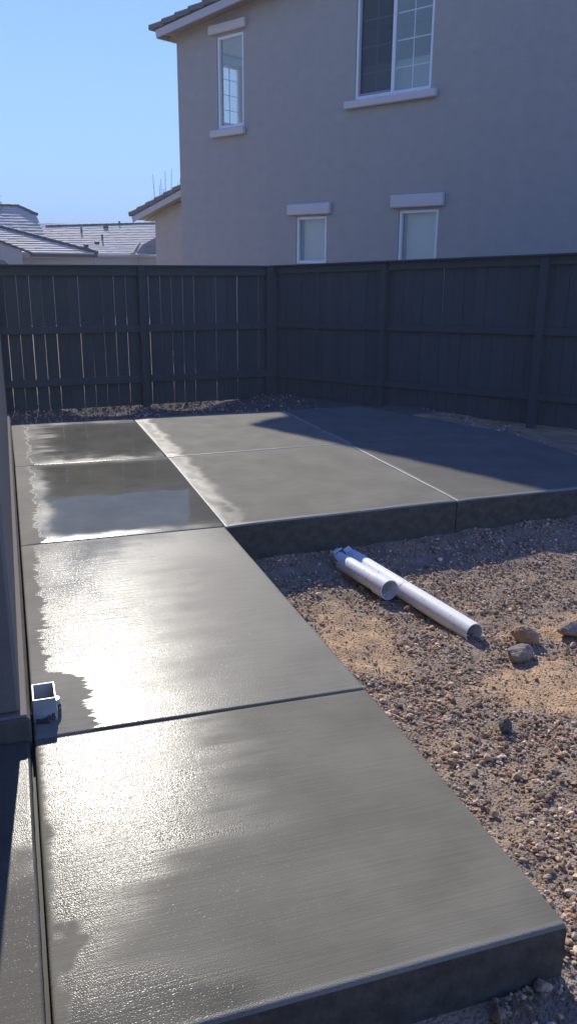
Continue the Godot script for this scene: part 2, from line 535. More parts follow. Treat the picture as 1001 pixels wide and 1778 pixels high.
# corners as Vector2(x, z): back left, back right, front right, front left; droop: how far each edge falls (back, right, front, left) in metres
func panel_mesh(c: Array, droop: Array, depth: float, waves: float) -> Array:
	var w: float = ((c[1] - c[0]).length() + (c[2] - c[3]).length()) / 2
	var d: float = ((c[3] - c[0]).length() + (c[2] - c[1]).length()) / 2
	var ss := rows(w, 0.03)
	var ts := rows(d, 0.03)
	var ns := ss.size()
	var nt := ts.size()
	var verts := PackedVector3Array()
	var uvs := PackedVector2Array()
	var rad := 0.010
	for j in nt:
		for i in ns:
			var u := ss[i] / w
			var v := ts[j] / d
			var p: Vector2 = c[0].lerp(c[1], u).lerp(c[3].lerp(c[2], u), v)
			var y := slab_noise.get_noise_2d(p.x * 10, p.y * 10) * waves + fall(p.y)
			var e := [ts[j], w - ss[i], d - ts[j], ss[i]]
			var wob := 1.0 + 0.45 * slab_noise.get_noise_2d(p.x * 30 + 70, p.y * 30)
			for k in 4:
				if e[k] < rad: y -= rad - sqrt(maxf(rad * rad - pow(rad - maxf(e[k], 0.0), 2), 0.0))
				y -= droop[k] * exp(-pow(e[k] / (0.085 * wob), 2))
			verts.append(Vector3(p.x, y, p.y))
			uvs.append(Vector2(u, v))
	var nor := PackedVector3Array()
	for j in nt:
		for i in ns:
			var a := verts[j * ns + maxi(i - 1, 0)]
			var b := verts[j * ns + mini(i + 1, ns - 1)]
			var f := verts[maxi(j - 1, 0) * ns + i]
			var g := verts[mini(j + 1, nt - 1) * ns + i]
			nor.append((g - f).cross(b - a).normalized())
	var idx := PackedInt32Array()
	for j in nt - 1:
		for i in ns - 1:
			var k := j * ns + i
			idx.append_array([k, k + 1, k + ns + 1, k, k + ns + 1, k + ns])
	var arr := []
	arr.resize(Mesh.ARRAY_MAX)
	arr[Mesh.ARRAY_VERTEX] = verts
	arr[Mesh.ARRAY_NORMAL] = nor
	arr[Mesh.ARRAY_TEX_UV] = uvs
	arr[Mesh.ARRAY_INDEX] = idx
	var me := ArrayMesh.new()
	me.add_surface_from_arrays(Mesh.PRIMITIVE_TRIANGLES, arr)
	# sides, down into the ground, with the slight waves that the form boards left
	var ring := []
	for i in ns: ring.append([verts[i], Vector3(0, 0, -1)])
	for j in nt: ring.append([verts[j * ns + ns - 1], Vector3(1, 0, 0)])
	for i in ns: ring.append([verts[(nt - 1) * ns + ns - 1 - i], Vector3(0, 0, 1)])
	for j in nt: ring.append([verts[(nt - 1 - j) * ns], Vector3(-1, 0, 0)])
	var st := begin()
	var levels := [0.0, 0.02, 0.06, 0.10, 0.14, 0.18, 0.23, 0.28, depth]
	for k in ring.size():
		var r0: Array = ring[k]
		var r1: Array = ring[(k + 1) % ring.size()]
		if r0[1] != r1[1] or (r0[0] - r1[0]).length() < 1e-5: continue
		for l in levels.size() - 1:
			var q := []
			for z in [[r0, levels[l]], [r1, levels[l]], [r1, levels[l + 1]], [r0, levels[l + 1]]]:
				var p: Vector3 = z[0][0]
				var dn: float = z[1]
				var out := 0.0
				if dn > 0.0: out = 0.0025 * slab_noise.get_noise_3d(p.x * 60, dn * 160, p.z * 60) + 0.006 * smoothstep(0.1, 0.3, dn) * absf(slab_noise.get_noise_2d(p.x * 25 + 9, p.z * 25))
				q.append(Vector3(p.x, p.y - dn, p.z) + z[0][1] * out)
			quad(st, q[0], q[3], q[2], q[1])
	return [me, done(st)]

# wet: how the water lies on a panel. Returns (roughness, wetness 0 dry .. 1 film, puddle 0..1) for a place in metres from the panel's back left corner
var jag: FastNoiseLite
var patch: FastNoiseLite
func water(kind: String, s: float, t: float, w: float, d: float) -> Vector3:
	var j := jag.get_noise_2d(s * 6.0, t * 110.0) * 0.5 + jag.get_noise_2d(s * 3.0 + 40, t * 26.0) * 0.5     # brush strokes along s
	var p := patch.get_noise_2d(s * 14.0, t * 14.0)
	var st := patch.get_noise_2d(s * 5.0 + 90, t * 30.0)
	var film := 0.0
	var pud := 0.0
	match kind:
		"near":
			film = smoothstep(-0.02, 0.03, s - 0.004 - 0.02 * j - 0.16 * maxf(p - 0.05, 0.0) * smoothstep(0.25, 0.9, t))
			var edge := 0.66 + 0.16 * st - 0.42 * exp(-pow((t - 0.98) / 0.24, 2)) + 0.10 * p
			var damp := 1.0 - smoothstep(-0.22, 0.20, s - edge + 0.04 * j)
			film *= lerpf(0.28, 1.0, damp)
		"walk":
			film = smoothstep(-0.008, 0.012, s - 0.075 - 0.06 * j - 0.03 * p - 0.13 * smoothstep(1.72, 1.80, t))
			var damp := 1.0 - smoothstep(0.25, 1.0, s + 0.14 * st + 0.12 * p)
			film *= lerpf(0.55, 1.0, damp)
			pud = 0.35 * (1.0 - smoothstep(0.1, 0.8, t)) * smoothstep(0.2, 0.5, s)
		"puddle":
			film = smoothstep(-0.008, 0.012, s - 0.11 - 0.05 * j - 0.06 * p)
			pud = film * smoothstep(0.02, 0.16, s - 0.13 - 0.05 * p) * smoothstep(0.0, 0.14, d - t - 0.05 + 0.05 * p) * smoothstep(0.02, 0.18, t)
		"back":
			film = smoothstep(-0.008, 0.012, s - 0.13 - 0.05 * j - 0.06 * p)
			pud = film * smoothstep(0.04, 0.34, s - 0.16 + 0.2 * st) * smoothstep(0.05, 0.4, d - t + 0.2 * p) * smoothstep(0.1, 0.5, t + 0.15 * st)
		"matt":
			film = 0.10 + 0.15 * p
			film = maxf(film, 0.85 * (1.0 - smoothstep(0.08, 0.22, s + 0.05 * p + 0.04 * j)))
			film = maxf(film, 0.75 * (1.0 - smoothstep(0.01, 0.05, d - t + 0.03 * p)))
		"dim", "dim_back":
			film = 0.12 + 0.15 * p
		"strip":
			film = 0.9 - 0.5 * smoothstep(0.55, 0.8, t + 0.2 * p)
	var rough := lerpf(0.88, 0.23, clampf(film, 0, 1))
	rough = lerpf(rough, 0.035, clampf(pud, 0, 1))
	return Vector3(rough, clampf(film, 0, 1), clampf(pud, 0, 1))

func slab_material(kind: String, w: float, d: float, size: int, seed_value: int) -> StandardMaterial3D:
	var ro := PackedByteArray()
	var al := PackedByteArray()
	var he := PackedByteArray()
	ro.resize(size * size)
	al.resize(size * size * 3)
	he.resize(size * size)
	# broom lines across the walk: noise drawn out along s, plus grit
	var long := noise(seed_value, 0.12, 3).get_image(32, size)
	long.resize(size, size, Image.INTERPOLATE_CUBIC)
	long.convert(Image.FORMAT_L8)
	var lb := long.get_data()
	var grit := noise(seed_value + 7, 0.30 if size > 700 else 0.42, 2).get_image(size, size)
	grit.convert(Image.FORMAT_L8)
	var gb := grit.get_data()
	var blot := noise(seed_value + 9, 0.012, 4).get_image(256, 256)
	blot.resize(size, size, Image.INTERPOLATE_BILINEAR)
	blot.convert(Image.FORMAT_L8)
	var bb := blot.get_data()
	var step := 2 if size > 700 else 1
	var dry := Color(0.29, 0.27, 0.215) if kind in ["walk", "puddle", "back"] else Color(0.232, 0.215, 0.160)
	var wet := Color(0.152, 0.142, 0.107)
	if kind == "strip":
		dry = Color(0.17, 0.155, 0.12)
		wet = Color(0.09, 0.084, 0.065)  # strip colours lowered so the shadow beside the wall reads darker
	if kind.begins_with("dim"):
		dry = Color(0.170, 0.160, 0.124)  # same concrete, coloured darker to deepen the shadow lying on these panels
	var k := 0
	var wt := Vector3.ZERO
	var line := []
	line.resize(size)
	var specks := PackedByteArray()
	specks.resize(size * size)
	var sr := RandomNumberGenerator.new()
	sr.seed = seed_value + 3
	for q in int(w * d * (5200.0 if kind != "matt" and kind != "dim" else 700.0)):      # drops and grains of sand that catch the sun
		var at := sr.randi() % (size * size - size - 2)
		var up := sr.randi_range(90, 255)
		specks[at] = up
		specks[at + 1] = up
		specks[at + size] = up / 2
	for y in size:
		for x in size:
			if y % step == 0 and x % step == 0:
				line[x] = water(kind, w * x / size, d * y / size, w, d)
			wt = line[x - x % step]
			var l := lb[k] / 255.0
			var g := gb[k] / 255.0
			var b := bb[k] / 255.0
			var c := dry.lerp(wet, maxf(wt.y * 0.9, wt.z))
			var sh := 0.80 + 0.32 * b + 0.10 * (l - 0.5) + 0.06 * (g - 0.5)
			var s_m := w * x / size
			var t_m := d * y / size
			var bead_glint := 0.0                                        # the rounded edges: water standing in beads, plus sun highlight painted into the colour
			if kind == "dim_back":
				bead_glint = 1.0 - smoothstep(0.008, 0.034, s_m + 0.03 * (b - 0.5))
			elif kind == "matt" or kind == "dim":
				bead_glint = 1.0 - smoothstep(0.008, 0.034, minf((d - t_m) * 0.7, minf(s_m, t_m * 2.0 if kind == "matt" else 9.0)) + 0.03 * (b - 0.5))
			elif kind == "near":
				bead_glint = 0.5 * (1.0 - smoothstep(0.01, 0.03, d - t_m))
			c = c.lerp(Color(0.34, 0.33, 0.29), bead_glint * 0.8)  # lighter edge colour stands in for the sun glint
			c = (c * (sh + 0.08 * (l - 0.5) + 0.10 * (g - 0.5))).linear_to_srgb()
			al[k * 3] = int(clampf(c.r, 0, 1) * 255)
			al[k * 3 + 1] = int(clampf(c.g, 0, 1) * 255)
			al[k * 3 + 2] = int(clampf(c.b, 0, 1) * 255)
			ro[k] = int(clampf(wt.x + (0.10 * (b - 0.5) + 0.08 * (g - 0.5)) * (1.0 - wt.z), 0.02, 1) * 255)
			var rel := 1.0 - 0.97 * wt.z
			if bead_glint > 0.0: ro[k] = int(lerpf(ro[k], 98.0, bead_glint))
			he[k] = int(clampf(0.42 + ((l - 0.5) * 0.36 + (g - 0.5) * (0.85 + 2.2 * bead_glint)) * rel + 0.42 * specks[k] / 255.0 * smoothstep(0.15, 0.5, wt.y + (0.4 if kind == "matt" or kind == "dim" else 0.0)), 0, 1) * 255)
			if specks[k] > 0 and wt.y > 0.25: ro[k] = int(minf(ro[k], 60.0))
			k += 1
	var m := mat(Color.WHITE, 1.0, 0.19)
	m.albedo_texture = ImageTexture.create_from_image(Image.create_from_data(size, size, false, Image.FORMAT_RGB8, al))
	m.roughness_texture = ImageTexture.create_from_image(Image.create_from_data(size, size, false, Image.FORMAT_L8, ro))
	m.roughness_texture_channel = BaseMaterial3D.TEXTURE_CHANNEL_RED
	m.heightmap_enabled = true
	m.heightmap_texture = ImageTexture.create_from_image(Image.create_from_data(size, size, false, Image.FORMAT_L8, he))
	m.heightmap_scale = 0.075 if size > 700 else 0.05
	return m

func build_slab() -> void:
	slab_noise = noise(17, 0.11, 3)
	jag = noise(23, 0.35, 3)
	patch = noise(29, 0.22, 4)
	var root := thing("concrete_slab", "freshly finished wet grey concrete patio and walkway cut into panels", "patio slab")
	root.set_meta("kind", "structure")
	var g := 0.005
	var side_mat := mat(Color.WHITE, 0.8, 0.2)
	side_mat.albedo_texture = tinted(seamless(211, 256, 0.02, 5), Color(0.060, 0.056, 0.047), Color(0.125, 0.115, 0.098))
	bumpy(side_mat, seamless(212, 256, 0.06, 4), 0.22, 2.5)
	# kind, corners (back left, back right, front right, front left), droop (back, right, front, left), texture size
	var ps := [
		["near", [Vector2(-0.03, -2.695), Vector2(1.233, -2.675), Vector2(1.233, -1.388), Vector2(-0.034, -1.395)], [0.0015, 0.0, 0.004, 0.001], 1024],
		["walk", [Vector2(-0.03, -4.93), Vector2(1.233, -4.935), Vector2(1.233, -2.675), Vector2(-0.03, -2.695)], [0.003, 0.0, 0.002, 0.001], 1024],
		["puddle", [Vector2(-0.03, -6.965), Vector2(1.230, -6.95), Vector2(1.233, -4.935), Vector2(-0.03, -4.93)], [0.003, 0.0, 0.004, 0.003], 640],
		["back", [Vector2(-0.04, -8.96), Vector2(1.22, -8.97), Vector2(1.230, -6.95), Vector2(-0.03, -6.965)], [0.003, 0.003, 0.004, 0.004], 640],
		["matt", [Vector2(1.230, -6.95), Vector2(2.95, -7.02), Vector2(2.99, -5.04), Vector2(1.233, -4.935)], [0.003, 0.003, 0.003, 0.006], 640],
		["matt", [Vector2(1.22, -8.97), Vector2(2.93, -8.985), Vector2(2.95, -7.02), Vector2(1.230, -6.95)], [0.003, 0.003, 0.003, 0.006], 640],
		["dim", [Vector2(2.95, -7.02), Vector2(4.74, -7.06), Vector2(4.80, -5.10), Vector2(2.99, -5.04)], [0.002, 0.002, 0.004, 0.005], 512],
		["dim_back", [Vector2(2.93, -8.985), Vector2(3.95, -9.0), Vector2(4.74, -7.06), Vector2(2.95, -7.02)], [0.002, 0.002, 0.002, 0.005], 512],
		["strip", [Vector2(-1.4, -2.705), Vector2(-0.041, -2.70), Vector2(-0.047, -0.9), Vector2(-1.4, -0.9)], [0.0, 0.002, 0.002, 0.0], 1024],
	]
	var i := 0
	for p in ps:
		var c: Array = p[1].duplicate()
		var mid: Vector2 = (c[0] + c[1] + c[2] + c[3]) / 4
		for k in 4:
			c[k] += Vector2(signf(mid.x - c[k].x) * (g * 0.9 if mid.x > 1.5 and c[k].x > 2.0 else g * 0.5), signf(mid.y - c[k].y) * g * (1.0 if mid.y > -5.0 else 0.6))
		var w: float = (c[1] - c[0]).length()
		var d: float = (c[3] - c[0]).length()
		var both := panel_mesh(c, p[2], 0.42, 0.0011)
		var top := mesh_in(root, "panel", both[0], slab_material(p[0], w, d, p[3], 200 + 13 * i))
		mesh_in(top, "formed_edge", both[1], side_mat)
		i += 1
	# the packed base under the slab, which closes the joints from below
	var st := begin()
	box(st, Vector3(0.60, -0.24, -5.17), Vector3(1.2, 0.40, 7.50))
	box(st, Vector3(2.42, -0.24, -7.0), Vector3(2.36, 0.40, 3.84))
	box(st, Vector3(4.1, -0.24, -6.6), Vector3(1.0, 0.40, 2.9))
	box(st, Vector3(-0.72, -0.24, -1.80), Vector3(1.3, 0.40, 1.76))
	box(st, Vector3(-0.0395, -0.15, -1.80), Vector3(0.030, 0.176, 1.79))
	mesh_in(root, "slab_base", done(st), mat(lin(0.05, 0.048, 0.042), 0.7))

# ---------------------------------------------------------------- pipes and downspout
func pipe_shell(st: SurfaceTool, a: Vector3, b: Vector3, ro: float, ri: float, ragged: float, seed_value: int) -> void:
	# a tube from a (broken end) to b (clean end)
	var r := RandomNumberGenerator.new()
	r.seed = seed_value
	var d := (b - a).normalized()
	var x := d.cross(Vector3.UP).normalized()
	var y := x.cross(d)
	var seg := 40
	var ends := []
	for i in seg:
		var rag := 0.0
		if ragged > 0: rag = ragged * (0.35 + 0.65 * r.randf()) * (1.6 if (i / 4) % 3 == 0 else 0.5)
		ends.append(rag)
	for i in seg:
		var k := (i + 1) % seg
		var n0 := x * cos(TAU * i / seg) + y * sin(TAU * i / seg)
		var n1 := x * cos(TAU * k / seg) + y * sin(TAU * k / seg)
		for ring in 2:
			var rr: float = ro if ring == 0 else ri
			var q := [a + d * ends[i] + n0 * rr, a + d * ends[k] + n1 * rr, b + n1 * rr, b + n0 * rr]
			var ns := [n0, n1, n1, n0]
			for t in ([0, 1, 2, 0, 2, 3] if ring == 0 else [2, 1, 0, 3, 2, 0]):
				st.set_normal(ns[t] if ring == 0 else -ns[t])
				st.set_uv(Vector2(float(i) / seg, 0))
				st.add_vertex(q[t])
		quad_out(st, b + n0 * ro, b + n1 * ro, b + n1 * ri, b + n0 * ri, (a + b) / 2)
		quad_out(st, a + d * ends[i] + n0 * ro, a + d * ends[k] + n1 * ro, a + d * ends[k] + n1 * ri, a + d * ends[i] + n0 * ri, (a + b) / 2)

func build_pipes() -> void:
	var ro := 0.057
	var a := Vector3(2.085, -0.285, -4.86)
	var b := Vector3(2.250, -0.285, -3.525)
	var o := thing("drain_pipe", "long white plastic drain pipe lying on gravel, open end towards the rocks", "pipe", Vector3(a.x, a.y - ro, a.z))
	var off := o.position
	var st := begin()
	pipe_shell(st, a - off, b - off, ro, 0.052, 0.05, 4)
	mesh_in(o, "tube", done(st), M.pipe)
	st = begin()
	var dr := (b - a).normalized()
	rod(st, a.lerp(b, 0.5) - off - dr * 0.002, a.lerp(b, 0.5) - off + dr * 0.002, ro + 0.0012, ro + 0.0012, 40, true)
	mesh_in(o, "seam_ring", done(st), M.pipe)
	st = begin()
	box(st, a - off + Vector3(-0.02, 0.05, 0.02), Vector3(0.05, 0.005, 0.07), 0.001, Basis.from_euler(Vector3(0.4, 0.3, 0.5)))
	mesh_in(o, "torn_flap", done(st), M.pipe)
	a = Vector3(1.972, -0.272, -4.80)
	b = Vector3(2.060, -0.276, -4.27)
	o = thing("drain_pipe", "short white plastic drain pipe with a coupling, on the slab side of the long one", "pipe", Vector3(a.x, a.y - ro, a.z))
	off = o.position
	dr = (b - a).normalized()
	st = begin()
	pipe_shell(st, a - off, b - off, ro, 0.052, 0.06, 9)
	mesh_in(o, "tube", done(st), M.pipe)
	st = begin()
	pipe_shell(st, b - off - dr * 0.055, b - off + dr * 0.062, ro + 0.007, ro + 0.0015, 0.0, 10)
	mesh_in(o, "coupling", done(st), M.pipe)
	st = begin()
	box(st, a - off + Vector3(-0.01, 0.062, -0.01), Vector3(0.07, 0.005, 0.05), 0.001, Basis.from_euler(Vector3(-0.3, 0.5, 0.2)))
	box(st, a - off + Vector3(-0.035, 0.045, 0.0), Vector3(0.006, 0.04, 0.05), 0.001, Basis.from_euler(Vector3(0.1, 0.4, 0.5)))
	mesh_in(o, "torn_flap", done(st), M.pipe)

func build_downspout() -> void:
	var o := thing("downspout_adapter", "white plastic downspout adapter with an open square top, by the wall corner", "drain fitting", Vector3(0.018, 0.0, -2.86))
	# a square socket that flares into a round foot
	var st := begin()
	var seg := 48
	var prof := [[0.094, 0.0, 1.0], [0.050, 0.0, 1.0], [0.044, 0.002, 0.95], [0.034, 0.006, 0.75], [0.022, 0.008, 0.55], [0.0, 0.008, 0.5]]     # height, spread, squareness
	var outline := func(k: int, i: int, grow: float) -> Vector3:
		var t := TAU * i / seg
		var q: Array = prof[k]
		var c := Vector2(cos(t), sin(t))
		var hx: float = 0.040 + q[1] + grow
		var hz: float = 0.062 + q[1] * 0.4 + grow
		var sq := c / maxf(absf(c.x), absf(c.y))
		var p := c.lerp(sq, q[2])
		return Vector3(p.x * hx, q[0], p.y * hz)
	for k in prof.size() - 1:
		for i in seg:
			quad_out(st, outline.call(k, i, 0.0), outline.call(k, i + 1, 0.0), outline.call(k + 1, i + 1, 0.0), outline.call(k + 1, i, 0.0), Vector3(0, (prof[k][0] + prof[k + 1][0]) / 2, 0))
	for i in seg:                                                 # inside of the socket and its rim
		var a: Vector3 = outline.call(0, i, -0.004)
		var b: Vector3 = outline.call(0, i + 1, -0.004)
		quad(st, a, b, b - Vector3(0, 0.08, 0), a - Vector3(0, 0.08, 0))
		quad_out(st, outline.call(0, i, 0.0), outline.call(0, i + 1, 0.0), b, a, Vector3(0, 0, 0))
	mesh_in(o, "socket", done(st), M.spout)
	st = begin()
	rod(st, Vector3(0, 0.010, 0), Vector3(0, 0.013, 0), 0.048, 0.048, 32)
	box(st, Vector3(0, 0.022, 0), Vector3(0.0715, 0.004, 0.1155))
	mesh_in(o, "inner_shade_floor", done(st), M.spout_shade)  # grey floor deep in the socket, coloured to stand for inner shade
	st = begin()                                                  # collar on the slab side
	rod(st, Vector3(0.034, 0.0, -0.012), Vector3(0.034, 0.052, -0.012), 0.023, 0.021, 24)
	mesh_in(o, "collar", done(st), M.spout)
	st = begin()
	var r := RandomNumberGenerator.new()
	r.seed = 6
	for i in 16:
		var t := PI * (i / 15.0)
		box(st, Vector3(cos(t) * 0.055, 0.006 + r.randf() * 0.012, sin(t) * 0.071), Vector3(0.012, 0.016 + r.randf() * 0.02, 0.006), 0.002, Basis.from_euler(Vector3(0, -t + PI / 2, r.randf() * 0.6)))
	mesh_in(o, "mud_splash", done(st), M.spout_mud)

# ---------------------------------------------------------------- fences
func fence(called: String, label: String, from: Vector3, dir: Vector3, length: float, top0: float, base0: float, rise: float, base_rise: float, posts: Array, gaps: bool, seed_value: int) -> void:
	var r := RandomNumberGenerator.new()
	r.seed = seed_value
	var o := thing(called, label, "fence", from)
	o.basis = Basis(dir, Vector3.UP, dir.cross(Vector3.UP))       # x along the fence, z towards the yard
	var variants := []
	for k in 3:
		var st := begin()
		box(st, Vector3.ZERO, Vector3(0.1395 if not gaps else 0.148, 1.0, 0.016), 0.003)
		variants.append(done(st))
	var pitch := 0.1535 if gaps else 0.142
	var n := int(length / pitch)
	for i in n:
		var x := (i + 0.5) * pitch
		var y0 := base0 + base_rise * x
		var y1 := top0 + rise * x - 0.02
		var b := mesh_in(o, "board", variants[0], M["fence_%d" % (r.randi() % 3)])
		var hgt := y1 - y0
		var tilt := r.randf_range(-0.0022, 0.0022) if gaps else r.randf_range(-0.001, 0.001)
		var wide := 1.0
		if gaps: wide = 1.0 + r.randf_range(-0.028, 0.010) + (0.022 if x > 2.75 else 0.0) + (0.02 if x < 0.15 else 0.0)
		b.transform = Transform3D(Basis.from_euler(Vector3(r.randf_range(-0.003, 0.003), 0, tilt)) * Basis.from_scale(Vector3(wide, hgt, 1)), Vector3(x + (r.randf_range(-0.002, 0.002) if gaps else 0.0), (y0 + y1) / 2, -0.012 + (i % 2) * (0.006 if not gaps else 0.003) + r.randf_range(-0.002, 0.002)))
	var ang := atan(rise)
	var rails := [["rail", -0.075, 0.125, 0.030], ["rail", -0.84, 0.095, 0.034], ["rail", -1.535, 0.10, 0.034]]
	if not gaps: rails = [["rail", -0.06, 0.11, 0.020], ["rail", -0.80, 0.09, 0.016], ["rail", -1.505, 0.09, 0.016]]
	for q in rails:
		for k in posts.size() - 1:
			var xa: float = posts[k] + 0.046
			var xb: float = posts[k + 1] - 0.046
			var slope := rise if q[1] > -0.5 else lerpf(rise, base_rise, clampf(-q[1] / 1.8, 0, 1))
			var st := begin()
			box(st, Vector3.ZERO, Vector3((xb - xa) / cos(ang), q[2] * (1.0 if gaps else 0.96), q[3]), 0.004)
			var m := mesh_in(o, "rail", done(st), M["fence_%d" % (r.randi() % 3)])
			m.transform = Transform3D(Basis.from_euler(Vector3(0, 0, atan(slope))), Vector3((xa + xb) / 2, top0 + q[1] + slope * (xa + xb) / 2, 0.018 + q[3] / 2 - 0.004))
	for x in posts:
		var y0: float = base0 + base_rise * x - 0.25
		var y1: float = top0 + rise * x - 0.022
		mesh_in(o, "post", box_mesh(Vector3(0.092, y1 - y0, 0.092), 0.006), M["fence_%d" % (r.randi() % 3)], Vector3(x, (y0 + y1) / 2, 0.046 if gaps else 0.022))
	var cap := mesh_in(o, "cap_rail", box_mesh(Vector3(length / cos(ang), 0.02, 0.14), 0.004), M.fence_2)
	cap.transform = Transform3D(Basis.from_euler(Vector3(0, 0, ang)), Vector3(length / 2, top0 - 0.010 + rise * length / 2, 0.028))

func build_fences() -> void:
	fence("back_fence", "dark blue grey board fence across the back with daylight showing through its gaps", Vector3(-2.9, 0, -11.45), Vector3(1, 0, 0), 6.48, 1.598, -0.31, 0.003, 0.012, [0.06, 0.92, 2.79, 4.66, 6.44], true, 71)
	var a := deg_to_rad(-28.0)
	fence("side_fence", "tight dark grey board fence running along the right side to the back corner", Vector3(3.60, 0, -11.48), Vector3(-sin(a), 0, cos(a)), 9.0, 1.618, -0.20, 0.033, 0.028, [0.08, 2.0, 4.13, 6.2, 8.3], false, 72)

# ---------------------------------------------------------------- windows
func window(parent: Node3D, x0: float, x1: float, y0: float, y1: float, z: float, style: String) -> void:
	var w := node_in(parent, "window", Vector3((x0 + x1) / 2, y0, z))
	var hw := (x1 - x0) / 2
	var hh := y1 - y0
	var f := 0.052
	var st := begin()
	box(st, Vector3(-hw + f / 2, hh / 2, 0), Vector3(f, hh, 0.06), 0.006)
	box(st, Vector3(hw - f / 2, hh / 2, 0), Vector3(f, hh, 0.06), 0.006)
	box(st, Vector3(0, f / 2, 0), Vector3(2 * hw - 2 * f, f, 0.058), 0.006)
	box(st, Vector3(0, hh - f / 2, 0), Vector3(2 * hw - 2 * f, f, 0.058), 0.006)
	mesh_in(w, "frame", done(st), M.vinyl)
	if style == "slider":
		mesh_in(w, "mullion", box_mesh(Vector3(0.06, hh - 2 * f, 0.056), 0.005, Vector3(0, hh / 2, 0)), M.vinyl)
		mesh_in(w, "pane", box_mesh(Vector3(hw - f - 0.03, hh - 2 * f, 0.004), 0.0, Vector3(-(hw - f + 0.03) / 2, hh / 2, -0.018)), M.glass)
		mesh_in(w, "pane", box_mesh(Vector3(hw - f - 0.03, hh - 2 * f, 0.004), 0.0, Vector3((hw - f + 0.03) / 2, hh / 2, 0.002)), M.glass)
		mesh_in(w, "insect_screen", box_mesh(Vector3(hw - f - 0.034, hh - 2 * f - 0.004, 0.002), 0.0, Vector3(-(hw - f + 0.03) / 2, hh / 2, 0.012)), M.screen)
		st = begin()
		box(st, Vector3(-hw + f + 0.02, hh / 2, 0.012), Vector3(0.035, hh - 2 * f - 0.01, 0.02), 0.003)
		box(st, Vector3(-(hw - f + 0.03) / 2 + 0.02, f + 0.018, 0.0125), Vector3(hw - f - 0.08, 0.03, 0.019), 0.003)
		mesh_in(w, "screen_frame", done(st), mat(lin(0.30, 0.30, 0.33), 0.5))
		for side in [-1, 1]:
			var zc: float = -0.026 if side < 0 else -0.006
			for k in [1, 2, 3]:
				mesh_in(w, "muntin", box_mesh(Vector3(hw - f - 0.032, 0.016, 0.008), 0.0, Vector3(side * (hw - f + 0.03) / 2, hh * k / 4.0, zc)), M.vinyl)
			mesh_in(w, "muntin", box_mesh(Vector3(0.016, hh - 2 * f, 0.007), 0.0, Vector3(side * (hw - f + 0.03) / 2, hh / 2, zc - 0.0004)), M.vinyl)
		mesh_in(w, "blind", box_mesh(Vector3(2 * hw - 0.06, hh * 0.30, 0.01), 0.0, Vector3(0, hh * 0.19, -0.13)), mat(lin(0.36, 0.41, 0.38), 0.8))
		return
	mesh_in(w, "pane", box_mesh(Vector3(2 * hw - 2 * f, hh - 2 * f, 0.004), 0.0, Vector3(0, hh / 2, -0.012)), M.glass)
	if style == "shade":
		mesh_in(w, "blind", box_mesh(Vector3(2 * hw - 0.12, hh - 0.05, 0.008), 0.0, Vector3(0.02, hh / 2, -0.10)), M.blind)
	if style == "grid":
		for k in [1, 2, 3]:
			mesh_in(w, "muntin", box_mesh(Vector3(2 * hw - 2 * f, 0.012, 0.010), 0.0, Vector3(0, hh * k / 4.0, -0.024)), M.vinyl)
		mesh_in(w, "muntin", box_mesh(Vector3(0.022, hh - 2 * f, 0.009), 0.0, Vector3(0, hh / 2, -0.0244)), M.vinyl)

